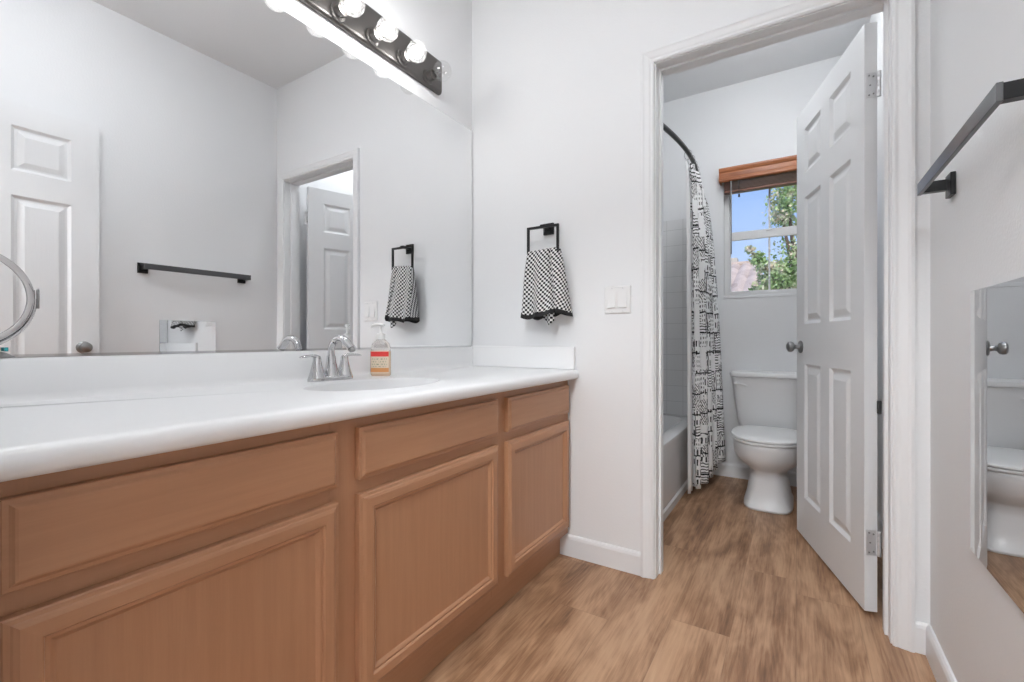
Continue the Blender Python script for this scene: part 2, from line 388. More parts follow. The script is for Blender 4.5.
# ------------------------------------------------------------------ window
w1 = structempty('window_1', ((WX0+WX1)/2, BY+.06, WZ0))
def wbox(x0, z0, x1, z1, y0, y1): return (x0-(WX0+WX1)/2, y0-(BY+.06), z0-WZ0, x1-(WX0+WX1)/2, y1-(BY+.06), z1-WZ0)
FW = .028
fy0, fy1 = BY+.035, BY+.10
RZ0, RZ1 = 1.652, 1.715
bm = bxs(wbox(WX0, WZ0, WX0+FW, WZ1, fy0, fy1), wbox(WX1-FW, WZ0, WX1, WZ1, fy0, fy1), wbox(WX0+FW, WZ0, WX1-FW, WZ0+.022, fy0, fy1), wbox(WX0+FW, WZ1-FW, WX1-FW, WZ1, fy0, fy1), bev=.002)
link('window_frame', bm, plastic_m, w1)
MX = (WX0+WX1)/2
lw = link('sash', bxs(wbox(WX0+FW, RZ0, WX1-FW, RZ1-.018, fy0+.004, fy0+.03), wbox(WX0+FW, WZ0+.022, WX0+FW+.012, RZ0, fy0+.004, fy0+.03), wbox(WX1-FW-.012, WZ0+.022, WX1-FW, RZ0, fy0+.004, fy0+.03), wbox(WX0+FW+.012, WZ0+.022, WX1-FW-.012, WZ0+.032, fy0+.004, fy0+.03), wbox(MX-.006, WZ0+.032, MX+.006, RZ0, fy0+.012, fy0+.024), bev=.0015), plastic_m, w1)
link('pane', bxs(wbox(WX0+FW+.012, WZ0+.032, WX1-FW-.012, RZ0, fy0+.016, fy0+.019)), pane_m, lw)
uw = link('sash', bxs(wbox(WX0+FW, RZ1-.017, WX1-FW, RZ1, fy0+.032, fy0+.058), wbox(WX0+FW, RZ1, WX0+FW+.01, WZ1-FW, fy0+.032, fy0+.058), wbox(WX1-FW-.01, RZ1, WX1-FW, WZ1-FW, fy0+.032, fy0+.058), wbox(MX-.006, RZ1, MX+.006, WZ1-FW, fy0+.040, fy0+.052), bev=.0015), plastic_m, w1)
link('pane', bxs(wbox(WX0+FW+.01, RZ1, WX1-FW-.01, WZ1-FW, fy0+.044, fy0+.047)), pane_m, uw)
link('sash_lock', bxs(wbox(MX-.02, RZ1-.018, MX+.02, RZ1-.008, fy0-.004, fy0+.02), bev=.002), plastic_m, w1)
struct('trim_5', bxs((WX0-.006, BY-.004, WZ0-.02, WX1+.006, BY+.034, WZ0), bev=.002), trim_m)

bl = thing('window_blind', 'reddish brown wooden blind drawn up at the top of the toilet room window', 'blind', (MX+.017, BY-.03, 2.04))
VX = .315
prof = [(0, 0), (-.010, 0), (-.018, .008), (-.018, .022), (-.012, .030), (-.012, .062), (-.018, .070), (-.022, .084), (-.022, .094), (0, .094)]
bm = bmesh.new(); rings(bm, [[(sx*VX, -.03+dy, dz) for dy, dz in prof] for sx in (-1, 1)])
box(bm, -VX, -.03, .0, -VX+.008, .0295, .094); box(bm, VX-.008, -.03, 0, VX, .0295, .094)
link('valance', bm, blind_m, bl)
link('headrail', bxs((-VX+.02, -.022, .045, VX-.02, .028, .09)), nickel_m, bl)
for k in range(11):
    zz = .028-k*.0082
    bm = bmesh.new()
    rings(bm, [[(sx*(VX-.03), -.024, zz), (sx*(VX-.03), 0, zz+.002), (sx*(VX-.03), .026, zz), (sx*(VX-.03), .026, zz-.0028), (sx*(VX-.03), 0, zz-.0008), (sx*(VX-.03), -.024, zz-.0028)] for sx in (-1, 1)])
    link('slat', bm, slat_m, bl)
link('bottom_rail', bxs((-VX+.03, -.025, -.075, VX-.03, .027, -.059), bev=.003), slat_m, bl)
bm = bmesh.new(); tube(bm, [(-VX+.075, -.034, .02), (-VX+.076, -.035, -.2), (-VX+.076, -.034, -.50)], .0042, 8); link('tilt_wand', bm, nickel_m, bl, smooth=True)
bm = bmesh.new()
for dx in (.12, .128): tube(bm, [(-VX+dx, -.033, .02), (-VX+dx, -.034, -.10)], .0012, 6)
lathe(bm, [(.0005, 0), (.005, -.002), (.007, -.02), (.0005, -.022)], 'Z', (-VX+.124, -.034, -.095), 10)
link('lift_cord', bm, dark_m, bl)

# ------------------------------------------------------------------ vanity cabinet
CXF = .535         # face-frame plane
VY0, VY1 = .09, 1.845
vc = thing('vanity_cabinet', 'honey maple bathroom vanity cabinet under the white countertop', 'cabinet', (.27, (VY0+VY1)/2, 0))
def rel(v, o): return tuple(v[i]-o.location[i % 3] for i in range(len(v)))
def vb(x0, y0, z0, x1, y1, z1):
    a = vc.location; return (x0-a.x, y0-a.y, z0-a.z, x1-a.x, y1-a.y, z1-a.z)
link('cabinet_body', bxs(vb(.03, VY0, .10, CXF-.019, VY0+.016, .783), vb(.03, VY1-.016, .10, CXF-.019, VY1, .783), vb(.03, VY0+.016, .10, CXF-.019, VY1-.016, .116), vb(.02, VY0, .10, .03, VY1, .783)), maple_v, vc)
st = [(VY0, .172), (.628, .708), (1.248, 1.342), (1.808, VY1)]
for a, b_ in st: link('face_stile', bxs(vb(CXF-.019, a, .10, CXF, b_, .783)), maple_v, vc)
for (a, b_) in zip(st, st[1:]):
    for z0, z1 in ((.10, .15), (.595, .645), (.745, .783)):
        link('face_rail', bxs(vb(CXF-.019, a[1], z0, CXF-.0005, b_[0], z1)), maple_h, vc)
link('toe_kick', bxs(vb(CXF-.055, VY0, 0, CXF-.035, VY1, .10)), maple_h, vc)
def front_bm(y0, y1, z0, z1, prof):
    bm = bmesh.new(); a = vc.location
    L = [[(CXF+p-a.x, y0+d-a.y, z0+d-a.z), (CXF+p-a.x, y1-d-a.y, z0+d-a.z), (CXF+p-a.x, y1-d-a.y, z1-d-a.z), (CXF+p-a.x, y0+d-a.y, z1-d-a.z)] for d, p in prof]
    rings(bm, L); return bm
drawer_prof = [(0, .0005), (0, .0145), (.0015, .016), (.007, .0168), (.0095, .0185), (.012, .0205), (.015, .0212)]
def door_parts(y0, y1, z0, z1):
    F = .052
    # frame with mitred profile, then flat panel
    prof = [(0, .0005), (0, .0145), (.002, .0165), (.008, .0175), (.0105, .0195), (.016, .0215), (.036, .0215), (.0385, .0195), (.040, .0165), (.045, .0165), (.0475, .0145), (F, .0105), (F+.001, .010)]
    bm = bmesh.new(); a = vc.location
    L = [[(CXF+p-a.x, y0+d-a.y, z0+d-a.z), (CXF+p-a.x, y1-d-a.y, z0+d-a.z), (CXF+p-a.x, y1-d-a.y, z1-d-a.z), (CXF+p-a.x, y0+d-a.y, z1-d-a.z)] for d, p in prof]
    vs = rings(bm, L, cap0=False, cap1=False)
    for f in bm.faces:
        c = f.calc_center_median(); f.normal_update()
        ys = [v.co.y for v in f.verts]; zs = [v.co.z for v in f.verts]
        f.material_index = 0 if (max(ys)-min(ys)) > (max(zs)-min(zs)) or c.z in (0,) else 1
    # decide by nearest side instead
    for f in bm.faces:
        c = f.calc_center_median(); yy, zz = c.y+a.y, c.z+a.z
        dy = min(yy-y0, y1-yy); dz = min(zz-z0, z1-zz); f.material_index = 1 if dy < dz else 0
    d = link('cabinet_door', bm, [maple_h, maple_v], vc)
    bm = bmesh.new(); box(bm, *vb(CXF+.0005, y0+F-.002, z0+F-.002, CXF+.0100, y1-F+.002, z1-F+.002))
    link('door_panel', bm, maple_v, d)
for y0, y1 in ((.143, .640), (.696, 1.267), (1.327, 1.825)):
    link('drawer_front', front_bm(y0, y1, .637, .757, drawer_prof), maple_h, vc)
    door_parts(y0, y1, .135, .604)

# ------------------------------------------------------------------ countertop with the moulded basin opening, splashes
ZT = .825; CY0, CY1 = .086, DY0-.001; CF = .586
SX, SY, SRX, SRY = .345, .930, .148, .215
def countertop_bm():
    bm = bmesh.new()
    N = 96
    # nosing profile corner: rectangle inner edge at CF-.02 then rounded nose
    xr = CF-.020
    angs = [2*PI*i/N for i in range(N)]
    for cx_, cy_ in ((0.001, CY0), (xr, CY0), (xr, CY1), (0.001, CY1)): angs.append(math.atan2(cy_-SY, cx_-SX) % (2*PI))
    angs = sorted(set(angs))
    def rect(a):
        dx, dy = math.cos(a), math.sin(a); t = 1e9
        if dx > 1e-9: t = min(t, (xr-SX)/dx)
        if dx < -1e-9: t = min(t, (.001-SX)/dx)
        if dy > 1e-9: t = min(t, (CY1-SY)/dy)
        if dy < -1e-9: t = min(t, (CY0-SY)/dy)
        return (SX+dx*t, SY+dy*t, ZT)
    def ell(a, k, z):
        dx, dy = math.cos(a), math.sin(a); t = 1/math.sqrt((dx/(SRX*k))**2+(dy/(SRY*k))**2)
        return (SX+dx*t, SY+dy*t, z)
    rings(bm, [[rect(a) for a in angs], [ell(a, 1.10, ZT) for a in angs], [ell(a, 1.07, ZT+.0035) for a in angs], [ell(a, 1.01, ZT+.0035) for a in angs], [ell(a, 1.0, ZT+.001) for a in angs], [ell(a, .995, ZT-.028) for a in angs]], cap0=False, cap1=False)
    # front nose along Y
    prof = [(xr, ZT), (CF-.010, ZT-.002), (CF-.004, ZT-.006), (CF, ZT-.014), (CF+.001, ZT-.022), (CF-.001, ZT-.032), (CF-.006, ZT-.038), (CF-.013, ZT-.040), (xr-.03, ZT-.040)]
    rings(bm, [[(x, y, z) for x, z in prof] for y in (CY0, CY1)], close=False, cap0=False, cap1=False)
    # sides and underside in front of the bowl
    for y in (CY0, CY1):
        bm.faces.new([bm.verts.new((x, y, z)) for x, z in prof+[(.001, ZT-.040), (.001, ZT)]])
    return bm
bm = countertop_bm(); bmesh.ops.remove_doubles(bm, verts=bm.verts, dist=.0003)
ct = thing('countertop', 'long white cultured marble vanity countertop on the wooden cabinet', 'countertop', (.29, .97, ZT-.036))
def rl(bm, o): bmesh.ops.translate(bm, vec=-o.location, verts=bm.verts); return bm
link('counter_slab', rl(bm, ct), counter_m, ct, smooth=True)
# back splash (coved foot) and side splash
prof = [(.001, ZT), (.034, ZT+.0003), (.026, ZT+.003), (.0215, ZT+.010), (.020, ZT+.02), (.020, .9165), (.0175, .920), (.001, .9205)]
bm = bmesh.new(); rings(bm, [[(x, y, z) for x, z in prof] for y in (CY0, DY0-.022)]); link('backsplash', rl(bm, ct), counter_m, ct, smooth=True)
bm = bxs((.002, DY0-.021, ZT+.0008, .572, DY0-.001, .926), bev=.0025); link('side_splash', rl(bm, ct), counter_m, ct)

sk = thing('bathroom_sink', 'oval white basin sunk into the vanity countertop in front of the chrome faucet', 'sink', (SX, SY, ZT-.16))
bm = bmesh.new(); L = []
for k, z in ((1.0, -.002), (.985, -.01), (.95, -.03), (.88, -.065), (.76, -.10), (.58, -.125), (.35, -.138), (.14, -.142)):
    L.append(sup(0, 0, .16+z, SRX*k*.992, SRY*k*.992, 2, 56))
for k, z in ((.14, -.15), (.38, -.147), (.62, -.134), (.80, -.108), (.92, -.070), (.985, -.034), (.992, -.030)):
    L.append(sup(0, 0, .16+z, SRX*k, SRY*k, 2, 56))
rings(bm, L+[L[0]], cap0=False, cap1=False)
bmesh.ops.remove_doubles(bm, verts=bm.verts, dist=.0001)
link('basin', bm, porc_m, sk, smooth=True)
bm = bmesh.new(); lathe(bm, [(.0005, .012), (.022, .012), (.024, .0145), (.022, .018), (.014, .0185), (.013, .022), (.0005, .023)], 'Z'); link('drain', bm, chrome_m, sk, smooth=True)
bm = bmesh.new(); lathe(bm, [(.0005, 0), (.009, 0), (.011, .0015), (.0085, .003), (.0005, .0015)], 'X', (-SRX*.90, 0, .103), 16); link('overflow', bm, chrome_m, sk, smooth=True)

# ------------------------------------------------------------------ faucet
fa = thing('faucet', 'chrome two handle faucet with an arched spout behind the oval sink', 'faucet', (.096, .955, ZT))
L = []
for k, z in ((1, 0), (1, .006), (.97, .011), (.86, .014), (.5, .0155)): L.append(sup(0, 0, z, .029*k, .082*k if k > .9 else .082*(k+.05), 2.6, 44))
bm = bmesh.new(); rings(bm, L); link('base_plate', bm, chrome_m, fa, smooth=True)
for s in (-1, 1):
    bm = bmesh.new()
    lathe(bm, [(.0275, .010), (.0255, .016), (.0205, .032), (.0155, .052), (.0125, .066), (.0125, .074), (.0105, .079), (.0005, .081)], 'Z', (0, s*.052, 0), 24)
    hd = link('handle_column', bm, chrome_m, fa, smooth=True)
    bm = bmesh.new(); tube(bm, [(0, s*.046, .076), (.002, s*.060, .081), (.004, s*.080, .082), (.006, s*.100, .080), (.007, s*.114, .0785)], [(.006, .008), (.0055, .009), (.004, .0085), (.0045, .009), (.0025, .006)], 14); link('lever', bm, chrome_m, hd, smooth=True)
bm = bmesh.new(); lathe(bm, [(.028, .010), (.026, .020), (.020, .040), (.0155, .060), (.0135, .080)], 'Z', (0, 0, 0), 24); link('spout_column', bm, chrome_m, fa, smooth=True)
pts = []; rr = []
for i in range(17):
    t = i/16; a = PI-(PI*1.0-.62)*t
    pts.append((.046+.046*math.cos(a), 0, .094+.044*math.sin(a))) ; rr.append((.0098+.002*t, .0110+.004*t))
pts = [(0, 0, .07)]+pts+[(.104, 0, .103)]; rr = [(.0125, .0125)]+rr+[(.0115, .0150)]
bm = bmesh.new(); tube(bm, pts, rr, 18, up=Vector((1, 0, 0))); link('spout', bm, chrome_m, fa, smooth=True)
bm = bmesh.new(); tube(bm, [(.1030, 0, .1045), (.1075, 0, .0970)], .0095, 16); link('aerator', bm, nickel_m, fa, smooth=True)

# ------------------------------------------------------------------ soap bottle
sb = thing('soap_bottle', 'clear pump bottle of peach coloured hand soap by the backsplash right of the faucet', 'soap bottle', (.100, 1.163, ZT), math.radians(32)); sb.scale = (1.0, 1.0, 1.19)
soap_m = mat('peach_soap', (1.0, .74, .54), .12, 0, **{'Transmission Weight': .25, 'IOR': 1.35}); bump(soap_m, 20, .01)
bclear_m = mat('bottle_plastic', (.97, .93, .90), .08, 0, **{'Transmission Weight': .75, 'IOR': 1.2}); bump(bclear_m, 20, .01)
def oval(k, z, e=2.7): return sup(0, 0, z, .036*k, .022*k if k > .6 else .022*k*1.15, e, 40)
bm = bmesh.new(); rings(bm, [oval(.9, 0), oval(.99, .004), oval(1.0, .012), oval(1.0, .074), oval(.99, .076)]); link('bottle_body', bm, soap_m, sb, smooth=True)
bm = bmesh.new(); rings(bm, [oval(.99, .0762), oval(.97, .088), oval(.85, .099), oval(.62, .107), oval(.40, .112, 2), oval(.38, .118, 2)]); link('bottle_shoulder', bm, bclear_m, sb, smooth=True)
lab_m = bpy.data.materials.new('soap_label'); lab_m.use_nodes = True
n, l, b = nodes(lab_m); b.inputs['Roughness'].default_value = .4
uvn = n.new('ShaderNodeUVMap'); uvn.uv_map = 'UVMap'; sp = n.new('ShaderNodeSeparateXYZ'); l.new(uvn.outputs[0], sp.inputs[0])
r = n.new('ShaderNodeValToRGB'); r.color_ramp.interpolation = 'CONSTANT'; e = r.color_ramp.elements
e[0].position = 0; e[0].color = (.86, .68, .55, 1); e[1].position = .06; e[1].color = (.85, .38, .14, 1)
for p, c in ((.24, (.88, .74, .58)), (.74, (.88, .06, .05)), (.95, (.90, .62, .50))): q = e.new(p); q.color = (*c, 1)
l.new(sp.outputs['Y'], r.inputs[0])
br = n.new('ShaderNodeTexBrick'); br.inputs['Scale'].default_value = 1; br.inputs['Brick Width'].default_value = .13; br.inputs['Row Height'].default_value = .115; br.inputs['Mortar Size'].default_value = .028; br.inputs['Mortar Smooth'].default_value = 0
br.inputs['Color1'].default_value = (1, 1, 1, 1); br.inputs['Color2'].default_value = (1, 1, 1, 1); br.inputs['Mortar'].default_value = (0, 0, 0, 1); l.new(uvn.outputs[0], br.inputs['Vector'])
def mth(op, a, bb):
    q = n.new('ShaderNodeMath'); q.operation = op
    for i, v in enumerate((a, bb)):
        if isinstance(v, (int, float)): q.inputs[i].default_value = v
        else: l.new(v, q.inputs[i])
    return q.outputs[0]
nz = n.new('ShaderNodeTexNoise'); nz.inputs['Scale'].default_value = 26; l.new(uvn.outputs[0], nz.inputs['Vector'])
msk = mth('MULTIPLY', mth('MULTIPLY', mth('GREATER_THAN', sp.outputs['Y'], .29), mth('LESS_THAN', sp.outputs['Y'], .68)), mth('MULTIPLY', mth('GREATER_THAN', sp.outputs['X'], .14), mth('LESS_THAN', sp.outputs['X'], .86)))
msk = mth('MULTIPLY', mth('MULTIPLY', msk, br.outputs[0]), mth('GREATER_THAN', nz.outputs[0], .47))
mixn = n.new('ShaderNodeMixRGB'); l.new(mth('MULTIPLY', msk, .7), mixn.inputs[0]); l.new(r.outputs[0], mixn.inputs[1]); mixn.inputs[2].default_value = (.25, .28, .14, 1); l.new(mixn.outputs[0], b.inputs['Base Color'])
def label_bm(a0, a1, z0, z1, off):
    bm = bmesh.new(); uv = bm.loops.layers.uv.new('UVMap'); K = 14; g = []
    for j, z in enumerate((z0, z1)):
        row = []
        for i in range(K+1):
            a = a0+(a1-a0)*i/K; c, s = math.cos(a), math.sin(a); e = 2.7
            row.append(bm.verts.new(((.036+off)*math.copysign(abs(c)**(2/e), c), (.022+off)*math.copysign(abs(s)**(2/e), s), z)))
        g.append(row)
    for i in range(K):
        f = bm.faces.new((g[0][i], g[0][i+1], g[1][i+1], g[1][i]))
        for lp, (u_, v_) in zip(f.loops, ((i/K, 0), ((i+1)/K, 0), ((i+1)/K, 1), (i/K, 1))): lp[uv].uv = (u_, v_)
    return bm
o = link('front_label', label_bm(PI+.55, 2*PI-.55, .008, .078, .0006), lab_m, sb, smooth='all'); o['label'] = 'cream label with a red band on top and an orange band below'
red_m = bump(mat('side_label_red', (.75, .16, .10), .4), 50, .02)
link('side_label', label_bm(PI-.15, PI+.40, .010, .076, .0005), red_m, sb, smooth='all')
pump_m = bump(mat('pump_plastic', (.95, .95, .94), .3, 0), 40, .01)
bm = bmesh.new(); lathe(bm, [(.0145, .112), (.015, .114), (.015, .128), (.012, .131), (.007, .132), (.0045, .134), (.0045, .152), (.0005, .152)], 'Z'); pc = link('pump_collar', bm, pump_m, sb, smooth=True)
bm = bmesh.new(); tube(bm, [(.012, 0, .156), (0, 0, .157), (-.018, -.002, .157), (-.030, -.003, .155), (-.034, -.003, .150)], [(.004, .010), (.006, .011), (.005, .007), (.004, .0055), (.003, .004)], 12); link('pump_head', bm, pump_m, sb, smooth=True)

# ------------------------------------------------------------------ vanity wall mirror
MZ0, MZ1, MY0, MY1 = .924, 2.012, .092, 1.842
vm = thing('vanity_mirror', 'large frameless wall mirror above the vanity backsplash', 'mirror', (.003, (MY0+MY1)/2, MZ0))
bm = bxs((-.0025, MY0-vm.location.y, 0, .0022, MY1-vm.location.y, MZ1-MZ0)); link('mirror_backing', bm, mirror_edge_m, vm)
bm = bxs((.0022, MY0-vm.location.y+.0008, .0008, .0028, MY1-vm.location.y-.0008, MZ1-MZ0-.0008)); link('mirror_glass', bm, mirror_m, vm)
link('mirror_channel', bxs((-.0025, MY0-vm.location.y, -.003, .006, MY1-vm.location.y, .0035)), chrome_m, vm)

# small round chrome makeup mirror at the left end
mk = thing('makeup_mirror', 'round chrome framed makeup mirror standing on the backsplash ledge at the far left', 'makeup mirror', (.0125, .178, .9207))
bm = bmesh.new(); L = []
N = 56
def ringpts(R, x, cz=.124): return [(x, R*math.cos(2*PI*i/N), cz+R*math.sin(2*PI*i/N)) for i in range(N)]
tp = [(.0985, .000), (.102, .002), (.1040, .006), (.102, .010), (.0965, .0115), (.0915, .010), (.090, .006), (.0915, .002)]
rings(bm, [ringpts(R, x+.004) for R, x in tp]+[ringpts(tp[0][0], tp[0][1]+.004)], cap0=False, cap1=False); bmesh.ops.remove_doubles(bm, verts=bm.verts, dist=.00005)
link('rim', bm, chrome_m, mk, smooth=True)
bm = bmesh.new(); rings(bm, [ringpts(.0935, .008), ringpts(.0935, .012)]); link('mirror_disc', bm, mirror_m, mk, smooth=True)
bm = bmesh.new(); tube(bm, [(.01, .1045*math.cos(a), .120+.1045*math.sin(a)) for a in [(-1.45+i*.1) for i in range(16)]], (.0028), 10); link('yoke', bm, chrome_m, mk, smooth=True)
bm = bmesh.new(); box(bm, .006, .1065, .104, .013, .1105, .146, bev=.0012); link('pivot_knob', bm, nickel_m, mk, smooth=True)
bm = bmesh.new(); rings(bm, [sup(0, 0, 0, .0105, .078, 2, 40), sup(0, 0, .004, .0105, .076, 2, 40), sup(0, 0, .012, .0095, .062, 2, 40), sup(0, 0, .017, .006, .045, 2, 40), sup(0, 0, .019, .002, .02, 2, 40)]); link('foot', bm, nickel_m, mk, smooth=True)
teal_m = bump(mat('teal_plastic', (.03, .38, .42), .3), 30, .02)
link('clip', bxs((.003, .060, .014, .009, .066, .022), bev=.001), teal_m, mk)

# ------------------------------------------------------------------ vanity light bar
FZ = 2.143
lf = thing('vanity_light', 'dark bronze vanity light bar with round globe bulbs above the mirror', 'light fixture', (0.0015, 1.113, FZ))
bm = bmesh.new()
HL = .480
prof = [(0, -.064), (.012, -.064), (.018, -.058), (.020, -.052), (.020, .076), (.018, .082), (.012, .088), (0, .088)]
rings(bm, [[(x, sx*HL, z) for x, z in prof] for sx in (-1, 1)]); link('back_plate', bm, bronze_m, lf)
BY_ = [1.500-.155*k for k in range(6)]
for k, y in enumerate(BY_):
    yy = y-1.113; zz = -.030
    bm = bmesh.new(); lathe(bm, [(.030, .0195), (.0315, .022), (.0305, .027), (.021, .030), (.0205, .052), (.023, .0535), (.023, .057), (.017, .0575), (.017, .050), (.0005, .050)], 'X', (0, yy, zz), 24); link('socket', bm, bronze_m, lf, smooth=True)
    R = .040; cx_ = .104
    prof = [(.0125, .051), (.0125, .058), (.0145, .0665)]+[(R*math.sin(a), cx_-R*math.cos(a)) for a in [(.42+i*(PI-.42)/18) for i in range(18)]]+[(.0005, cx_+R)]
    bm = bmesh.new(); lathe(bm, prof, 'X', (0, yy, zz), 28)
    o = link('globe_bulb', bm, globe_m, lf, smooth=True)
    if k == 0:
        o['label'] = 'clear globe bulb that is not lit'
        bm = bmesh.new(); tube(bm, [(.060, yy, zz), (.082, yy, zz)], .0035, 8)
        for s in (-1, 1): tube(bm, [(.08, yy, zz), (.094, yy+s*.010, zz), (.108, yy+s*.012, zz)], .0007, 6)
        tube(bm, [(.108, yy-.012, zz), (.111, yy-.004, zz), (.108, yy+.004, zz), (.108, yy+.012, zz)], .0006, 6)
        link('filament', bm, chrome_m, o)
    else:
        o['label'] = 'glowing white globe bulb'
        bm = bmesh.new(); lathe(bm, [(.006, .062), (.008, .074)]+[(.0215*math.sin(a), .100-.0215*math.cos(a)) for a in [(.5+q*(PI-.5)/10) for q in range(10)]]+[(.0005, .1215)], 'X', (0, yy, zz), 20)
        link('light_core', bm, bulb_m, o, smooth=True)

# ------------------------------------------------------------------ towel ring and towel
TX, TY, TZ = .440, DY0-.062, 1.464
tr_ = thing('towel_ring', 'black square towel ring on the wall between mirror and light switch', 'towel ring', (TX, DY0-.001, 1.44))
def tb(x0, y0, z0, x1, y1, z1): a = tr_.location; return (x0-a.x, y0-a.y, z0-a.z, x1-a.x, y1-a.y, z1-a.z)
link('wall_plate', bxs(tb(TX-.026, DY0-.011, TZ-.030, TX+.026, DY0-.001, TZ+.022), bev=.0015), black_m, tr_)
link('mount_arm', bxs(tb(TX-.012, TY-.006, TZ-.007, TX+.012, DY0-.011, TZ+.005), bev=.001), black_m, tr_)
RL, RR, RB = TX-.080, TX+.079, TZ-.114
link('square_loop', bxs(tb(RL, TY-.005, TZ-.011, RR, TY+.005, TZ), tb(RL, TY-.005, RB, RL+.011, TY+.005, TZ-.010), tb(RR-.011, TY-.005, RB, RR, TY+.005, TZ-.010), tb(RL, TY-.005, RB-.009, RR, TY+.005, RB), bev=.0008, seg=1), black_m, tr_)

towel_m = bpy.data.materials.new('checked_terry'); towel_m.use_nodes = True
n, l, b = nodes(towel_m); b.inputs['Roughness'].default_value = .9
uvn = n.new('ShaderNodeUVMap'); uvn.uv_map = 'UVMap'; ck = n.new('ShaderNodeTexChecker'); ck.inputs['Scale'].default_value = 1/.0098
ck.inputs['Color1'].default_value = (.78, .78, .78, 1); ck.inputs['Color2'].default_value = (.012, .012, .014, 1); 
rot = n.new('ShaderNodeMapping'); rot.inputs['Rotation'].default_value = (0, 0, 0.06); rot.inputs['Location'].default_value = (0, 0, .0049); l.new(uvn.outputs[0], rot.inputs[0])
nz = n.new('ShaderNodeTexNoise'); nz.inputs['Scale'].default_value = 160; l.new(uvn.outputs[0], nz.inputs['Vector'])
add = n.new('ShaderNodeMixRGB'); add.blend_type = 'LINEAR_LIGHT'; add.inputs[0].default_value = .0006; l.new(rot.outputs[0], add.inputs[1]); l.new(nz.outputs['Color'], add.inputs[2])
l.new(add.outputs[0], ck.inputs['Vector']); l.new(ck.outputs[0], b.inputs['Base Color'])
u = n.new('ShaderNodeBump'); u.inputs['Strength'].default_value = .5; u.inputs['Distance'].default_value = .002; nz2 = n.new('ShaderNodeTexNoise'); nz2.inputs['Scale'].default_value = 900; l.new(uvn.outputs[0], nz2.inputs['Vector']); l.new(nz2.outputs[0], u.inputs['Height']); l.new(u.outputs[0], b.inputs['Normal'])
hem_m = bump(mat('black_hem', (.014, .014, .015), .9), 500, .3)
ZB = RB+.006       # where the towel crosses the lower bar
towel = thing('hand_towel', 'black and white checkered hand towel with a black hem hanging from the square ring', 'towel', (TX, TY, 1.06))
def towel_section(t, part, K=72):
    """closed cross-section at depth t (0 top .. 1 bottom): front sheet with folds and a back sheet; returns list of ((x,y), u)"""
    xl = RL+.004-.020*t-.004*math.sin(t*5); xr = RR+.000+.052*t**.85
    out = []; s = 0; prev = None
    front = []
    for i in range(K+1):
        q = i/K
        x = xl+(xr-xl)*q
        amp = .002+.012*t
        y = -.012-.040*t+.010*t*math.cos(q*PI*2) - amp*(math.sin(q*PI*5.2+.6)*.8+math.sin(q*9.7+2)*.35)
        # deep crease two thirds across, then the right-hand fold tucked behind
        c = .70+.05*t
        y += (.012+.022*t)*math.exp(-((q-c)/.035)**2)
        if q > c: y += (.006+.016*t)*min(1, (q-c)/.12)
        if q < .05: y += (.05-q)*.16*(1+t)
        if q > .94: y += (q-.94)*.28*(1+t)
        front.append((x, y))
    back = []
    for i in range(K+1):
        q = 1-i/K; x = xl+.004+(xr-xl-.008)*q
        y = .011+.030*t+.006*t*math.sin(q*PI*4)
        back.append((x, y))
    pts = front+back
    for p in pts:
        if prev is not None: s += math.hypot(p[0]-prev[0], p[1]-prev[1])
        prev = p; out.append((p, s))
    return out
def towel_mesh(t0, t1, M, off=0, drop=None):
    bm = bmesh.new(); uv = bm.loops.layers.uv.new('UVMap'); rows = []
    HH = .298
    for j in range(M+1):
        t = t0+(t1-t0)*j/M
        sec = towel_section(t, 0)
        row = []
        for (p, s) in sec:
            q = (p[0]-RL)/(RR-RL)
            z = ZB+.001-t*HH+(.010*(q-.35))*(1-t) - t*(.010*math.sin(q*4.2+.5)) + (-.004)*t*math.sin(q*11)
            if t < .05:
                k = (t/.05); sh = math.sqrt(max(0, 1-(1-k)**2)); y = p[1]*(.35+.65*sh)
            else: y = p[1]
            y -= off*(1 if y < 0 else -1)
            row.append((bm.verts.new((p[0]-TX, y, z-1.06)), (s, t*HH)))
        rows.append(row)
    N = len(rows[0])
    for a, b_ in zip(rows, rows[1:]):
        for i in range(N):
            k = (i+1) % N
            f = bm.faces.new((a[i][0], a[k][0], b_[k][0], b_[i][0]))
            us = [a[i][1], a[k][1], b_[k][1], b_[i][1]]
            if k == 0:
                da = (a[i][0].co-a[0][0].co).length; db = (b_[i][0].co-b_[0][0].co).length
                us[1] = (a[i][1][0]+da, a[i][1][1]); us[2] = (b_[i][1][0]+db, b_[i][1][1])
            for lp, w_ in zip(f.loops, us): lp[uv].uv = w_
    if t0 == 0:
        # close the top over the bar, front to back
        K = (N-2)//2
        r0 = rows[0]
        for i in range(K):
            a, b_ = i, i+1; c, d = N-2-i, N-1-i
            try:
                f = bm.faces.new((r0[a][0], r0[b_][0], r0[c][0], r0[d][0]))
                for lp, w_ in zip(f.loops, (r0[a][1], r0[b_][1], (r0[b_][1][0], .0), (r0[a][1][0], .0))): lp[uv].uv = (w_[0], w_[1])
            except ValueError: pass
    return bm
link('towel_cloth', towel_mesh(0, .945, 40), towel_m, towel, smooth='all')
link('towel_hem', towel_mesh(.935, 1.0, 4, .0012), hem_m, towel, smooth='all')
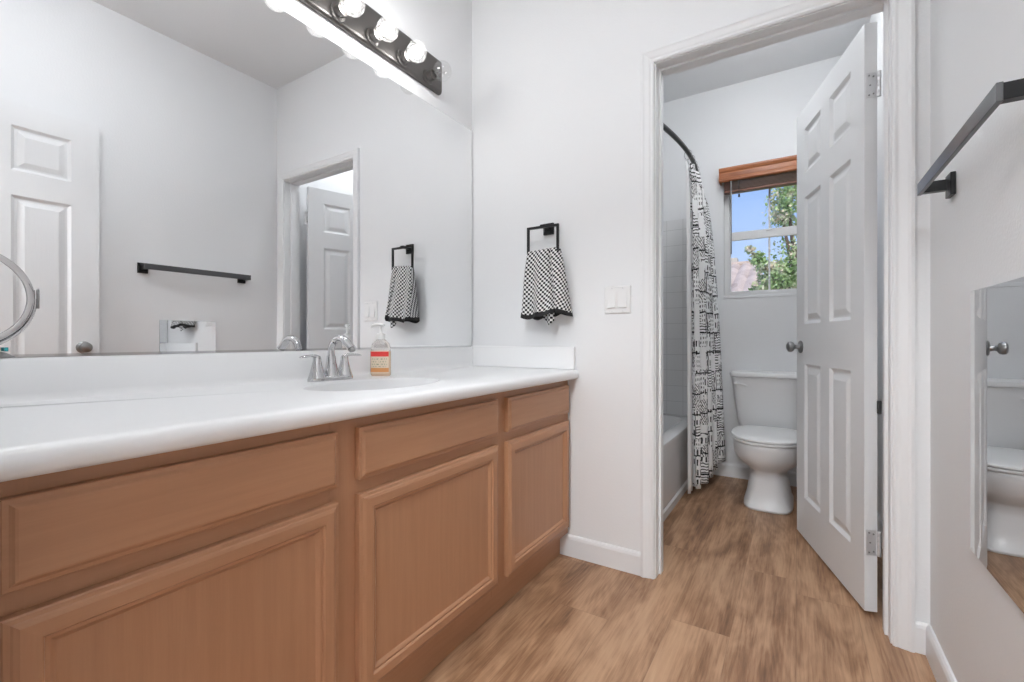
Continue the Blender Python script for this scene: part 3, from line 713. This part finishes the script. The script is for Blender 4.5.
# the tucked corner peeping out under the front hem
bm = bmesh.new(); uv = bm.loops.layers.uv.new('UVMap'); K = 12; g = []
for j in range(6):
    t = j/5; row = []
    for i in range(K+1):
        q = i/K; x = .018+.050*q; zlow = 1.046-.026*math.exp(-((q-.6)/.35)**2); z = 1.085*(1-t)+zlow*t
        row.append((bm.verts.new((x, -.028+.008*math.sin(q*7), z-1.06)), (x, z)))
    g.append(row)
for a, b_ in zip(g, g[1:]):
    for i in range(K):
        f = bm.faces.new((a[i][0], a[i+1][0], b_[i+1][0], b_[i][0]))
        for lp, w_ in zip(f.loops, (a[i][1], a[i+1][1], b_[i+1][1], b_[i][1])): lp[uv].uv = w_
link('towel_corner', bm, towel_m, towel, smooth='all')

# ------------------------------------------------------------------ light switch
sw = thing('light_switch', 'white double rocker light switch beside the toilet room door casing', 'light switch', (.762, DY0-.001, 1.124))
L = []
for d, y in ((0, 0), (.001, -.003), (.004, -.0055)):
    L.append([(-.057+d, y, -.058+d), (.057-d, y, -.058+d), (.057-d, y, .058-d), (-.057+d, y, .058-d)])
bm = bmesh.new(); rings(bm, L); link('cover_plate', bm, plastic_m, sw)
for s in (-1, 1):
    x = s*.0232
    link('rocker_frame', bxs((x-.0185, -.0064, -.0355, x+.0185, -.005, .0355), bev=.0005, seg=1), plastic_m, sw)
    bm = bmesh.new(); rings(bm, [[(sx, -.0065, -.0325), (sx, -.0130, -.0325), (sx, -.0085, 0), (sx, -.0070, .0325), (sx, -.0065, .0325)] for sx in (x-.0160, x+.0160)]); link('rocker', bm, plastic_m, sw)
    for z in (-.048, .048):
        bm = bmesh.new(); lathe(bm, [(.0001, -.0072), (.0030, -.0066), (.0033, -.005), (.0001, -.005)], 'Y', (x, 0, z), 12); link('screw', bm, steel_m, sw, smooth=True)

# ------------------------------------------------------------------ towel bar on the right wall
BA = thing('towel_bar', 'dark metal flat towel bar mounted on the right wall', 'towel bar', (RW-.001, 1.345, 1.364))
P0, P1 = 1.055-1.345, 1.635-1.345; PX = -.066
link('bar', bxs((PX, P0, -.015, PX+.009, P1, .017), bev=.0008, seg=1), gun_m, BA)
for y in (P0, P1-.020):
    link('arm', bxs((PX+.0085, y, -.013, -.010, y+.020, .015), bev=.0006, seg=1), black_m, BA)
for y in (P0+.012, P1-.030):
    link('wall_plate', bxs((-.0105, y-.024, -.034, 0, y+.024, .024), bev=.001, seg=1), black_m, BA)

# small frameless mirror low on the right wall
sm = thing('wall_mirror', 'small upright frameless mirror hung low on the right wall beneath the towel bar', 'mirror', (RW-.0012, 1.298, .476))
link('mirror_backing', bxs((-.003, -.150, 0, 0, .150, .594)), mirror_edge_m, sm)
link('mirror_glass', bxs((-.0045, -.1495, .0005, -.003, .1495, .5935)), mirror_m, sm)

# ------------------------------------------------------------------ toilet
TCX = 1.255
to = thing('toilet', 'white two piece toilet with its lid closed below the window', 'toilet', (TCX, 3.14, 0))
def tl(L): return [[(x, y-3.14, z) for x, y, z in r] for r in L]
def egg(yf, yb, z, rx, e=2.25, N=48):
    """ring between front yf and back yb, widest two-thirds back"""
    cy = yf+(yb-yf)*.56; out = []
    for i in range(N):
        a = 2*PI*i/N; c, s = math.cos(a), math.sin(a)
        ry = (yb-cy) if s > 0 else (cy-yf); ee = 3.0 if s > 0 else e
        out.append((rx*math.copysign(abs(c)**(2/ee), c), cy+ry*math.copysign(abs(s)**(2/ee), s), z))
    return out
bm = bmesh.new()
L = [egg(2.882, 3.36, .0, .126, 4.2), egg(2.884, 3.36, .014, .126, 4.2), egg(2.902, 3.35, .03, .119, 4), egg(2.912, 3.33, .09, .108, 3.8), egg(2.922, 3.31, .16, .099, 3.3), egg(2.925, 3.30, .205, .098, 2.6),
     egg(2.90, 3.30, .222, .118, 2.4), egg(2.855, 3.31, .25, .150, 2.3), egg(2.818, 3.32, .295, .181, 2.2), egg(2.803, 3.33, .345, .186, 2.2), egg(2.798, 3.33, .368, .189, 2.2), egg(2.802, 3.33, .377, .187, 2.2)]
rings(bm, tl(L)); link('bowl', bm, porc_m, to, smooth='all')
bm = bmesh.new(); rings(bm, tl([egg(2.796, 3.24, .380, .183), egg(2.790, 3.245, .383, .190), egg(2.789, 3.245, .390, .191), egg(2.792, 3.245, .3945, .188)])); link('seat', bm, plastic_m, to, smooth=True)
bm = bmesh.new(); rings(bm, tl([egg(2.794, 3.25, .3975, .187), egg(2.789, 3.252, .4005, .192), egg(2.790, 3.252, .409, .191), egg(2.800, 3.25, .415, .181), egg(2.86, 3.22, .419, .13)])); link('lid', bm, plastic_m, to, smooth=True)
for s in (-1, 1): link('seat_hinge', bxs((s*.075-.02, 3.245-3.14, .378, s*.075+.02, 3.285-3.14, .405), bev=.005), plastic_m, to)
def rbox(hw, y0, y1, z, e=6): return [(hw*math.copysign(abs(math.cos(a))**(2/e), math.cos(a)), (y0+y1)/2-3.14+(y1-y0)/2*math.copysign(abs(math.sin(a))**(2/e), math.sin(a)), z) for a in [2*PI*i/48 for i in range(48)]]
bm = bmesh.new(); rings(bm, [rbox(.168, 3.345, 3.485, .378), rbox(.182, 3.335, 3.486, .384), rbox(.196, 3.325, 3.487, .45), rbox(.212, 3.308, 3.488, .58), rbox(.226, 3.295, 3.488, .712)]); tk = link('tank', bm, porc_m, to, smooth=True)
bm = bmesh.new(); rings(bm, [rbox(.230, 3.290, 3.490, .7125), rbox(.236, 3.284, 3.492, .717), rbox(.238, 3.282, 3.492, .732), rbox(.235, 3.285, 3.491, .742), rbox(.222, 3.298, 3.484, .746)]); link('tank_lid', bm, porc_m, to, smooth=True)
bm = bmesh.new(); lathe(bm, [(.0005, -.012), (.010, -.011), (.012, -.004), (.012, .004), (.0005, .004)], 'Y', (-.196, 3.296-3.14, .672), 16)
tube(bm, [(-.203, 3.284-3.14, .673), (-.183, 3.282-3.14, .671), (-.148, 3.281-3.14, .664), (-.130, 3.281-3.14, .658)], [(.007, .005), (.006, .004), (.007, .004), (.005, .003)], 10); link('flush_lever', bm, plastic_m, tk, smooth=True)
for s in (-1, 1):
    bm = bmesh.new(); lathe(bm, [(.012, 0.0), (.012, .010), (.009, .016), (.0005, .018)], 'Z', (s*.088, 3.20-3.14, .045), 14); link('bolt_cap', bm, plastic_m, to, smooth=True)
# water supply valve and hose
sv = thing('supply_valve', 'chrome water supply valve and hose at the wall left of the toilet', 'valve', (1.075, BY-.014, .16))
bm = bmesh.new(); lathe(bm, [(.0005, 0), (.022, 0), (.020, -.006), (.007, -.008), (.007, -.045), (.010, -.046), (.010, -.062), (.0005, -.062)], 'Y', (0, .013, 0), 18); link('valve_body', bm, chrome_m, sv, smooth=True)
bm = bmesh.new(); tube(bm, [(0, -.045, 0), (0, -.045, .05), (.01, -.05, .12), (.035, -.055, .17), (.05, -.06, .215)], .005, 10); link('supply_hose', bm, steel_m, sv, smooth=True)

# ------------------------------------------------------------------ bathtub
TX0, TX1, TY0, TY1, TZR = .0135, .808, DY1+.012, BY-.0135, .405
tubo = thing('bathtub', 'white alcove bathtub with a panelled apron behind the shower curtain', 'bathtub', ((TX0+TX1)/2, (TY0+TY1)/2, 0))
cxx, cyy = tubo.location.x, tubo.location.y
def rr4(x0, x1, y0, y1, z, r, n_=6):
    out = []
    for (cx_, cy_, a0) in ((x1-r, y1-r, 0), (x0+r, y1-r, PI/2), (x0+r, y0+r, PI), (x1-r, y0+r, 1.5*PI)):
        for i in range(n_+1):
            a = a0+PI/2*i/n_; out.append((cx_+r*math.cos(a)-cxx, cy_+r*math.sin(a)-cyy, z))
    return out
bm = bmesh.new()
rings(bm, [rr4(TX0, TX1-.004, TY0, TY1, .30, .004), rr4(TX0, TX1-.002, TY0, TY1, .375, .004), rr4(TX0, TX1, TY0, TY1, TZR-.014, .004), rr4(TX0, TX1-.003, TY0, TY1, TZR-.004, .004), rr4(TX0, TX1-.012, TY0, TY1, TZR, .004),
           rr4(TX0+.07, TX1-.075, TY0+.08, TY1-.09, TZR, .14), rr4(TX0+.082, TX1-.087, TY0+.092, TY1-.102, TZR-.012, .13), rr4(TX0+.10, TX1-.105, TY0+.12, TY1-.15, TZR-.12, .12), rr4(TX0+.13, TX1-.135, TY0+.15, TY1-.24, TZR-.28, .10), rr4(TX0+.18, TX1-.185, TY0+.2, TY1-.30, TZR-.31, .07)], cap0=False)
link('tub_shell', bm, tub_m, tubo, smooth=True)
bm = bmesh.new(); PXa = TX1-.003-cxx
prof = [(0, 0), (.045, 0), (.055, -.010), (.065, -.010)]
y0, y1 = TY0-cyy, TY1-cyy
L = [[(PXa+p, y0+d*1.6, .0+d*.9), (PXa+p, y1-d*1.6, .0+d*.9), (PXa+p, y1-d*1.6, .372-d*.8), (PXa+p, y0+d*1.6, .372-d*.8)] for d, p in prof]
L = [[(PXa-.03, y0, 0), (PXa-.03, y1, 0), (PXa-.03, y1, .372), (PXa-.03, y0, .372)]]+L
rings(bm, L); link('apron', bm, tub_m, tubo, smooth=True)

# ------------------------------------------------------------------ curved shower rod, curtain
def rodx(y):
    q = (y-DY1)/(BY-DY1); return .772+.112*math.sin(PI*q)**.9 if 0 < q < 1 else .772
RZ = 2.0
cr_ = thing('curtain_rod', 'curved dark metal shower curtain rod above the bathtub', 'curtain rod', (.80, (DY1+BY)/2, RZ))
bm = bmesh.new(); tube(bm, [(rodx(DY1+.012+(BY-DY1-.024)*i/40)-.80, DY1+.012+(BY-DY1-.024)*i/40-cr_.location.y, 0) for i in range(41)], .0125, 16); link('rod', bm, rod_m, cr_, smooth=True)
for s, y in ((1, DY1), (-1, BY)):
    bm = bmesh.new(); lathe(bm, [(.0005, s*.0005), (.033, s*.0005), (.033, s*.006), (.018, s*.018), (.0005, s*.018)], 'Y', (.772-.80, y-cr_.location.y, 0), 20); link('end_flange', bm, rod_m, cr_, smooth=True)

cur_m = bpy.data.materials.new('city_print_cloth'); cur_m.use_nodes = True
n, l, b = nodes(cur_m); b.inputs['Roughness'].default_value = .8
uvn = n.new('ShaderNodeUVMap'); uvn.uv_map = 'UVMap'
def brick(bw, rh, ms, off, c1, c2, mo, sc_=1, vec=None):
    q = n.new('ShaderNodeTexBrick'); q.offset = off; q.inputs['Scale'].default_value = sc_
    q.inputs['Brick Width'].default_value = bw; q.inputs['Row Height'].default_value = rh; q.inputs['Mortar Size'].default_value = ms; q.inputs['Mortar Smooth'].default_value = 0
    for k, c in (('Color1', c1), ('Color2', c2), ('Mortar', mo)): q.inputs[k].default_value = (c, c, c, 1)
    l.new(vec or uvn.outputs[0], q.inputs['Vector']); return q.outputs[0]
def mix(f, a, bb):
    q = n.new('ShaderNodeMixRGB'); l.new(f, q.inputs[0]); l.new(a, q.inputs[1]); l.new(bb, q.inputs[2]); return q.outputs[0]
def mathn(op, a, bb=0.0):
    q = n.new('ShaderNodeMath'); q.operation = op
    for i, v in enumerate((a, bb)):
        if isinstance(v, (int, float)): q.inputs[i].default_value = v
        else: l.new(v, q.inputs[i])
    return q.outputs[0]
# slightly hand-drawn wobble
nz = n.new('ShaderNodeTexNoise'); nz.inputs['Scale'].default_value = 14; nz.inputs['Detail'].default_value = 2; l.new(uvn.outputs[0], nz.inputs['Vector'])
wob = n.new('ShaderNodeMixRGB'); wob.blend_type = 'LINEAR_LIGHT'; wob.inputs[0].default_value = .013; l.new(uvn.outputs[0], wob.inputs[1]); l.new(nz.outputs['Color'], wob.inputs[2]); WV = wob.outputs[0]
winA = brick(.040, .060, .012, 0, .02, .05, .87, vec=WV)       # tall black windows
winB = brick(.022, .028, .0068, 0, .03, .12, .87, vec=WV)       # small window grid
hat = brick(.9, .017, .0030, 0, .87, .87, .03, vec=WV)          # hatched roofs
rot = n.new('ShaderNodeMapping'); rot.inputs['Rotation'].default_value = (0, 0, .85); l.new(WV, rot.inputs[0])
hat2 = brick(.06, .015, .0026, .5, .87, .80, .03, vec=rot.outputs[0])
vo = n.new('ShaderNodeTexVoronoi'); vo.distance = 'CHEBYCHEV'; vo.inputs['Scale'].default_value = 9; vo.inputs['Randomness'].default_value = .8; l.new(uvn.outputs[0], vo.inputs['Vector'])
sepc = n.new('ShaderNodeSeparateColor'); l.new(vo.outputs['Color'], sepc.inputs[0])
v1 = mix(mathn('GREATER_THAN', sepc.outputs[0], .55), winA, winB)
v2 = mix(mathn('GREATER_THAN', sepc.outputs[0], .45), hat, hat2)
pat = mix(mathn('GREATER_THAN', sepc.outputs[1], .52), v1, v2)
big = brick(.155, .125, .0045, .4, 1, 1, .03, vec=WV)           # building outlines
fin = n.new('ShaderNodeMixRGB'); fin.blend_type = 'MULTIPLY'; fin.inputs[0].default_value = 1; l.new(pat, fin.inputs[1]); l.new(big, fin.inputs[2])
sky_ = n.new('ShaderNodeMixRGB'); l.new(mathn('GREATER_THAN', sepc.outputs[2], .80), sky_.inputs[0]); l.new(fin.outputs[0], sky_.inputs[1]); sky_.inputs[2].default_value = (.87, .87, .87, 1)
l.new(sky_.outputs[0], b.inputs['Base Color'])
liner_m = bump(mat('white_liner', (.82, .82, .82), .6), 20, .1)

def hung_sheet(yt0, yt1, yb0, yb1, xb0, xb1, folds, at_, ab, cloth_w, zt, zb, NS=160, NZ=36, ph=0.0, xo=0, rise=0):
    bm = bmesh.new(); uv = bm.loops.layers.uv.new('UVMap'); rows = []
    for j in range(NZ+1):
        t = j/NZ; row = []
        k = t**.36
        for i in range(NS+1):
            s = i/NS
            yt = yt0+(yt1-yt0)*s; xt = rodx(yt)+xo
            yb = yb0+(yb1-yb0)*s; xb = xb0+(xb1-xb0)*s
            a = at_*(1-k)+ab*k
            w = math.sin(2*PI*folds*s+ph+.35*math.sin(3*s+1.3*t)); w2 = math.cos(2*PI*folds*s+ph)
            x = xt*(1-k)+xb*k+a*w*(.8+.3*math.sin(7*s))
            y = yt*(1-k)+yb*k+a*.45*w2*math.sin(2*PI*s*2+.3)
            z1 = zb+rise*s**1.5
            z = zt+(z1-zt)*t
            row.append((bm.verts.new((x, y, z)), (s*cloth_w, z)))
        rows.append(row)
    for a_, b_ in zip(rows, rows[1:]):
        for i in range(NS):
            f = bm.faces.new((a_[i][0], a_[i+1][0], b_[i+1][0], b_[i][0]))
            for lp, w_ in zip(f.loops, (a_[i][1], a_[i+1][1], b_[i+1][1], b_[i][1])): lp[uv].uv = w_
    return bm
scu = thing('shower_curtain', 'white shower curtain printed with black line drawings of city buildings', 'curtain', (.90, 3.14, .05))
def solid(o, t): m_ = o.modifiers.new('thick', 'SOLIDIFY'); m_.thickness = t; m_.offset = 0
o = link('curtain_cloth', rl(hung_sheet(2.715, 3.40, 2.93, 3.38, .868, .985, 5, .022, .034, 1.75, 1.955, .05, rise=.12), scu), cur_m, scu, smooth='all'); solid(o, .0012)
o = link('curtain_liner', rl(hung_sheet(2.655, 2.72, 2.86, 2.935, .842, .862, 1, .006, .012, .3, 1.95, .035, NS=24, xo=-.012), scu), liner_m, scu, smooth='all'); solid(o, .001)
for k in range(9):
    y = 2.67+k*.090; x = rodx(y)
    bm = bmesh.new(); tube(bm, [(x+.020*math.cos(a)-.9, y-3.14, RZ-.012+.028*math.sin(a)-.05) for a in [2*PI*i/16 for i in range(17)]], .0016, 6); link('curtain_ring', bm, chrome_m, scu, smooth=True)

# ------------------------------------------------------------------ added fill lamps, unseen drums that brighten the rooms
def fill_drum(name, label, loc, R, m):  # invented drum fixture that carries an added fill light
    t = thing(name, label, 'added fill light', loc)
    bm = bmesh.new(); lathe(bm, [(.0005, 0), (.065, 0), (.065, -.012), (.05, -.02), (.012, -.022), (.012, -.095), (.0005, -.095)], 'Z', (0, 0, -.001), 32); link('fill_canopy', bm, nickel_m, t, smooth=True)
    bm = bmesh.new(); lathe(bm, [(.0005, -.096), (R-.01, -.096), (R, -.104), (R, -.215), (R-.008, -.226), (R*.7, -.233), (.0005, -.236)], 'Z', (0, 0, 0), 40); link('fill_diffuser', bm, m, t, smooth=True)
fill_drum('added_fill_light', 'round white drum fill light added out of view over the bathroom floor', (.86, .52, H), .19, bath_fill_m)
fill_drum('added_fill_light', 'round white drum fill light added out of view in the toilet room', (1.22, 2.50, H), .15, wc_fill_m)
fill_drum('added_fill_light', 'round white drum fill light added out of view in the room behind the bathroom', (1.3, -1.3, H), .30, room_fill_m)

# ------------------------------------------------------------------ outside the window
ground_m = bump(mat('dry_lawn', (.25, .28, .12), .9), 3, .4)
struct('ground', bxs((-40, 3.7, -3.1, 40, 60, -3.0)), ground_m)
roof_m = mat('clay_tile', (.55, .36, .27), .8); n, l, b = nodes(roof_m)
t_ = n.new('ShaderNodeTexCoord'); x_ = n.new('ShaderNodeTexVoronoi'); x_.inputs['Scale'].default_value = 3; r_ = n.new('ShaderNodeValToRGB')
r_.color_ramp.elements[0].color = (.42, .31, .24, 1); r_.color_ramp.elements[1].color = (.66, .52, .42, 1)
sc_ = n.new('ShaderNodeSeparateColor'); l.new(t_.outputs['Object'], x_.inputs['Vector']); l.new(x_.outputs['Color'], sc_.inputs[0]); l.new(sc_.outputs[0], r_.inputs[0]); l.new(r_.outputs[0], b.inputs['Base Color'])
stucco_m = bump(mat('beige_stucco', (.62, .54, .44), .9), 30, .4)
hs = thing('house', 'neighbouring beige stucco house with a pale clay tile roof outside the window', 'house', (-3.0, 12.5, -3.0))
def hx(*b_): a = hs.location; return tuple(b_[i]-a[i % 3] for i in range(6))
link('house_wall', bxs(hx(-8.0, 10.3, -3, .40, 15.5, 1.75)), stucco_m, hs)
def tile_roof():
    bm = bmesh.new(); NX, NY = 260, 22
    x0, x1 = -8.4, .86; ye, yr, ze, zr = 9.9, 13.0, 1.72, 2.86
    rows = []
    for j in range(NY+1):
        t = j/NY; row = []
        for i in range(NX+1):
            x = x0+(x1-x0)*i/NX
            xm = x1-(x1-.22)*t*0 - .30*t      # hip end leans in
            x = min(x, xm)
            z = ze+(zr-ze)*t+.06*abs(math.sin((x-x0)*PI/.26))+.012*((t*NY) % 1)
            row.append(bm.verts.new((x-hs.location.x, ye+(yr-ye)*t-hs.location.y, z-hs.location.z)))
        rows.append(row)
    for a, b_ in zip(rows, rows[1:]):
        for i in range(NX):
            f = bm.faces.new((a[i], a[i+1], b_[i+1], b_[i]))
    # hip end and rear slope, flat
    def V(x, y, z): return bm.verts.new((x-hs.location.x, y-hs.location.y, z-hs.location.z))
    bm.faces.new((V(x1, ye, ze), V(x1, 16.1, ze), V(x1-.30, yr, zr))); bm.faces.new((V(x0, yr, zr), V(x1-.30, yr, zr), V(x1, 16.1, ze), V(x0, 16.1, ze)))
    bm.faces.new((V(x0, ye, ze-.1), V(x1, ye, ze-.1), V(x1, 16.1, ze-.1), V(x0, 16.1, ze-.1)))
    return bm
link('tile_roof', tile_roof(), roof_m, hs)
bm = bmesh.new(); a = hs.location
tube(bm, [(-8.4-a.x, 13-a.y, 2.88-a.z), (.56-a.x, 13-a.y, 2.88-a.z)], .07, 10); tube(bm, [(.56-a.x, 13-a.y, 2.88-a.z), (.86-a.x, 9.9-a.y, 1.76-a.z)], .06, 10); link('ridge_cap', bm, roof_m, hs, smooth=True)
link('gutter', bxs(hx(-8.4, 9.82, 1.60, .78, 9.92, 1.70)), trim_m, hs)
ch = link('chimney', bxs(hx(-.25, 13.4, 2.4, .05, 13.8, 3.12)), stucco_m, hs)

leaf_m = mat('leaf_green', (.15, .30, .06), .5, 0, **{'Transmission Weight': 0}); n, l, b = nodes(leaf_m)
t_ = n.new('ShaderNodeTexCoord'); x_ = n.new('ShaderNodeTexNoise'); x_.inputs['Scale'].default_value = 5; x_.inputs['Detail'].default_value = 4; r_ = n.new('ShaderNodeValToRGB')
e = r_.color_ramp.elements; e[0].position = .35; e[0].color = (.18, .30, .09, 1); e[1].position = .64; e[1].color = (.75, .62, .46, 1); q = e.new(.51); q.color = (.40, .52, .22, 1)
l.new(t_.outputs['Object'], x_.inputs['Vector']); l.new(x_.outputs[0], r_.inputs[0]); l.new(r_.outputs[0], b.inputs['Base Color'])
bark_m = bump(mat('bark', (.16, .11, .08), .9), 20, .5)
def tree(label, base, clusters, nleaf, size):
    t = thing('tree', label, 'tree', base)
    bm = bmesh.new(); top = Vector(clusters[0][:3])
    tube(bm, [(0, 0, 0), (.05, 0, (top.z-base[2])*.5), (top.x-base[0], top.y-base[1], top.z-base[2])], [.16, .11, .05], 10)
    for c in clusters[1:]:
        st_ = Vector((top.x-base[0], top.y-base[1], (top.z-base[2])*.72)); en = Vector((c[0]-base[0], c[1]-base[1], c[2]-base[2]))
        tube(bm, [st_*.9, (st_+en)/2, en], [.06, .035, .008], 6)
    link('trunk', bm, bark_m, t, smooth=True)
    bm = bmesh.new(); rnd = random.Random(5)
    for (cx_, cy_, cz_, R, dens) in clusters:
        for _ in range(int(nleaf*dens)):
            while True:
                p = Vector((rnd.uniform(-1, 1), rnd.uniform(-1, 1), rnd.uniform(-1, 1)))
                if p.length < 1: break
            p = p.normalized()*(p.length**.7)*R*rnd.uniform(.6, 1.08)+Vector((cx_, cy_, cz_))-Vector(base)
            s = size*rnd.uniform(.6, 1.3)
            a = Vector((rnd.gauss(0, 1), rnd.gauss(0, 1), rnd.gauss(0, 1))).normalized(); c = a.orthogonal().normalized(); c = (c*math.cos(1)+a.cross(c)*math.sin(1))
            v = [bm.verts.new(p+a*s), bm.verts.new(p+c*s*.42+a*.1*s), bm.verts.new(p-a*s*.9), bm.verts.new(p-c*s*.42+a*.1*s)]
            bm.faces.new(v)
    me = bpy.data.meshes.new('foliage'); bm.to_mesh(me); bm.free(); me.materials.append(leaf_m)
    o = bpy.data.objects.new('foliage', me); C.objects.link(o); o.parent = t
    return t
def pt(u, v, Y):
    """a world place for something at depth Y seen in direction (u,v); used once to plan the garden"""
    s, c = math.sin(YAW), math.cos(YAW); a = (u-512)/455; r = (-s+a*c, c+a*s, (339-v)/455); t = Y/r[1]
    return (round(1.398+t*r[0], 2), round(Y, 2), round(.96+t*r[2], 2))
cl = []
for (u_, v_, Y_, R_c, d_) in ((803, 205, 7.6, .52, .75), (787, 196, 7.4, .26, .34), (782, 216, 7.4, .16, .15), (802, 268, 7.4, .42, .7), (783, 276, 7.2, .24, .32), (768, 284, 7.2, .20, .26), (757, 258, 7.1, .10, .08), (750, 250, 7.0, .07, .05), (764, 266, 7.1, .12, .12), (775, 270, 7.1, .13, .12), (832, 240, 7.8, .8, .9), (757, 304, 7.4, .3, .5), (785, 302, 7.4, .4, .7)):
    cl.append((*pt(u_, v_, Y_), R_c, d_))
tree('leafy green garden tree outside the right side of the window', (2.0, 7.6, -3.0), cl, 1500, .038)
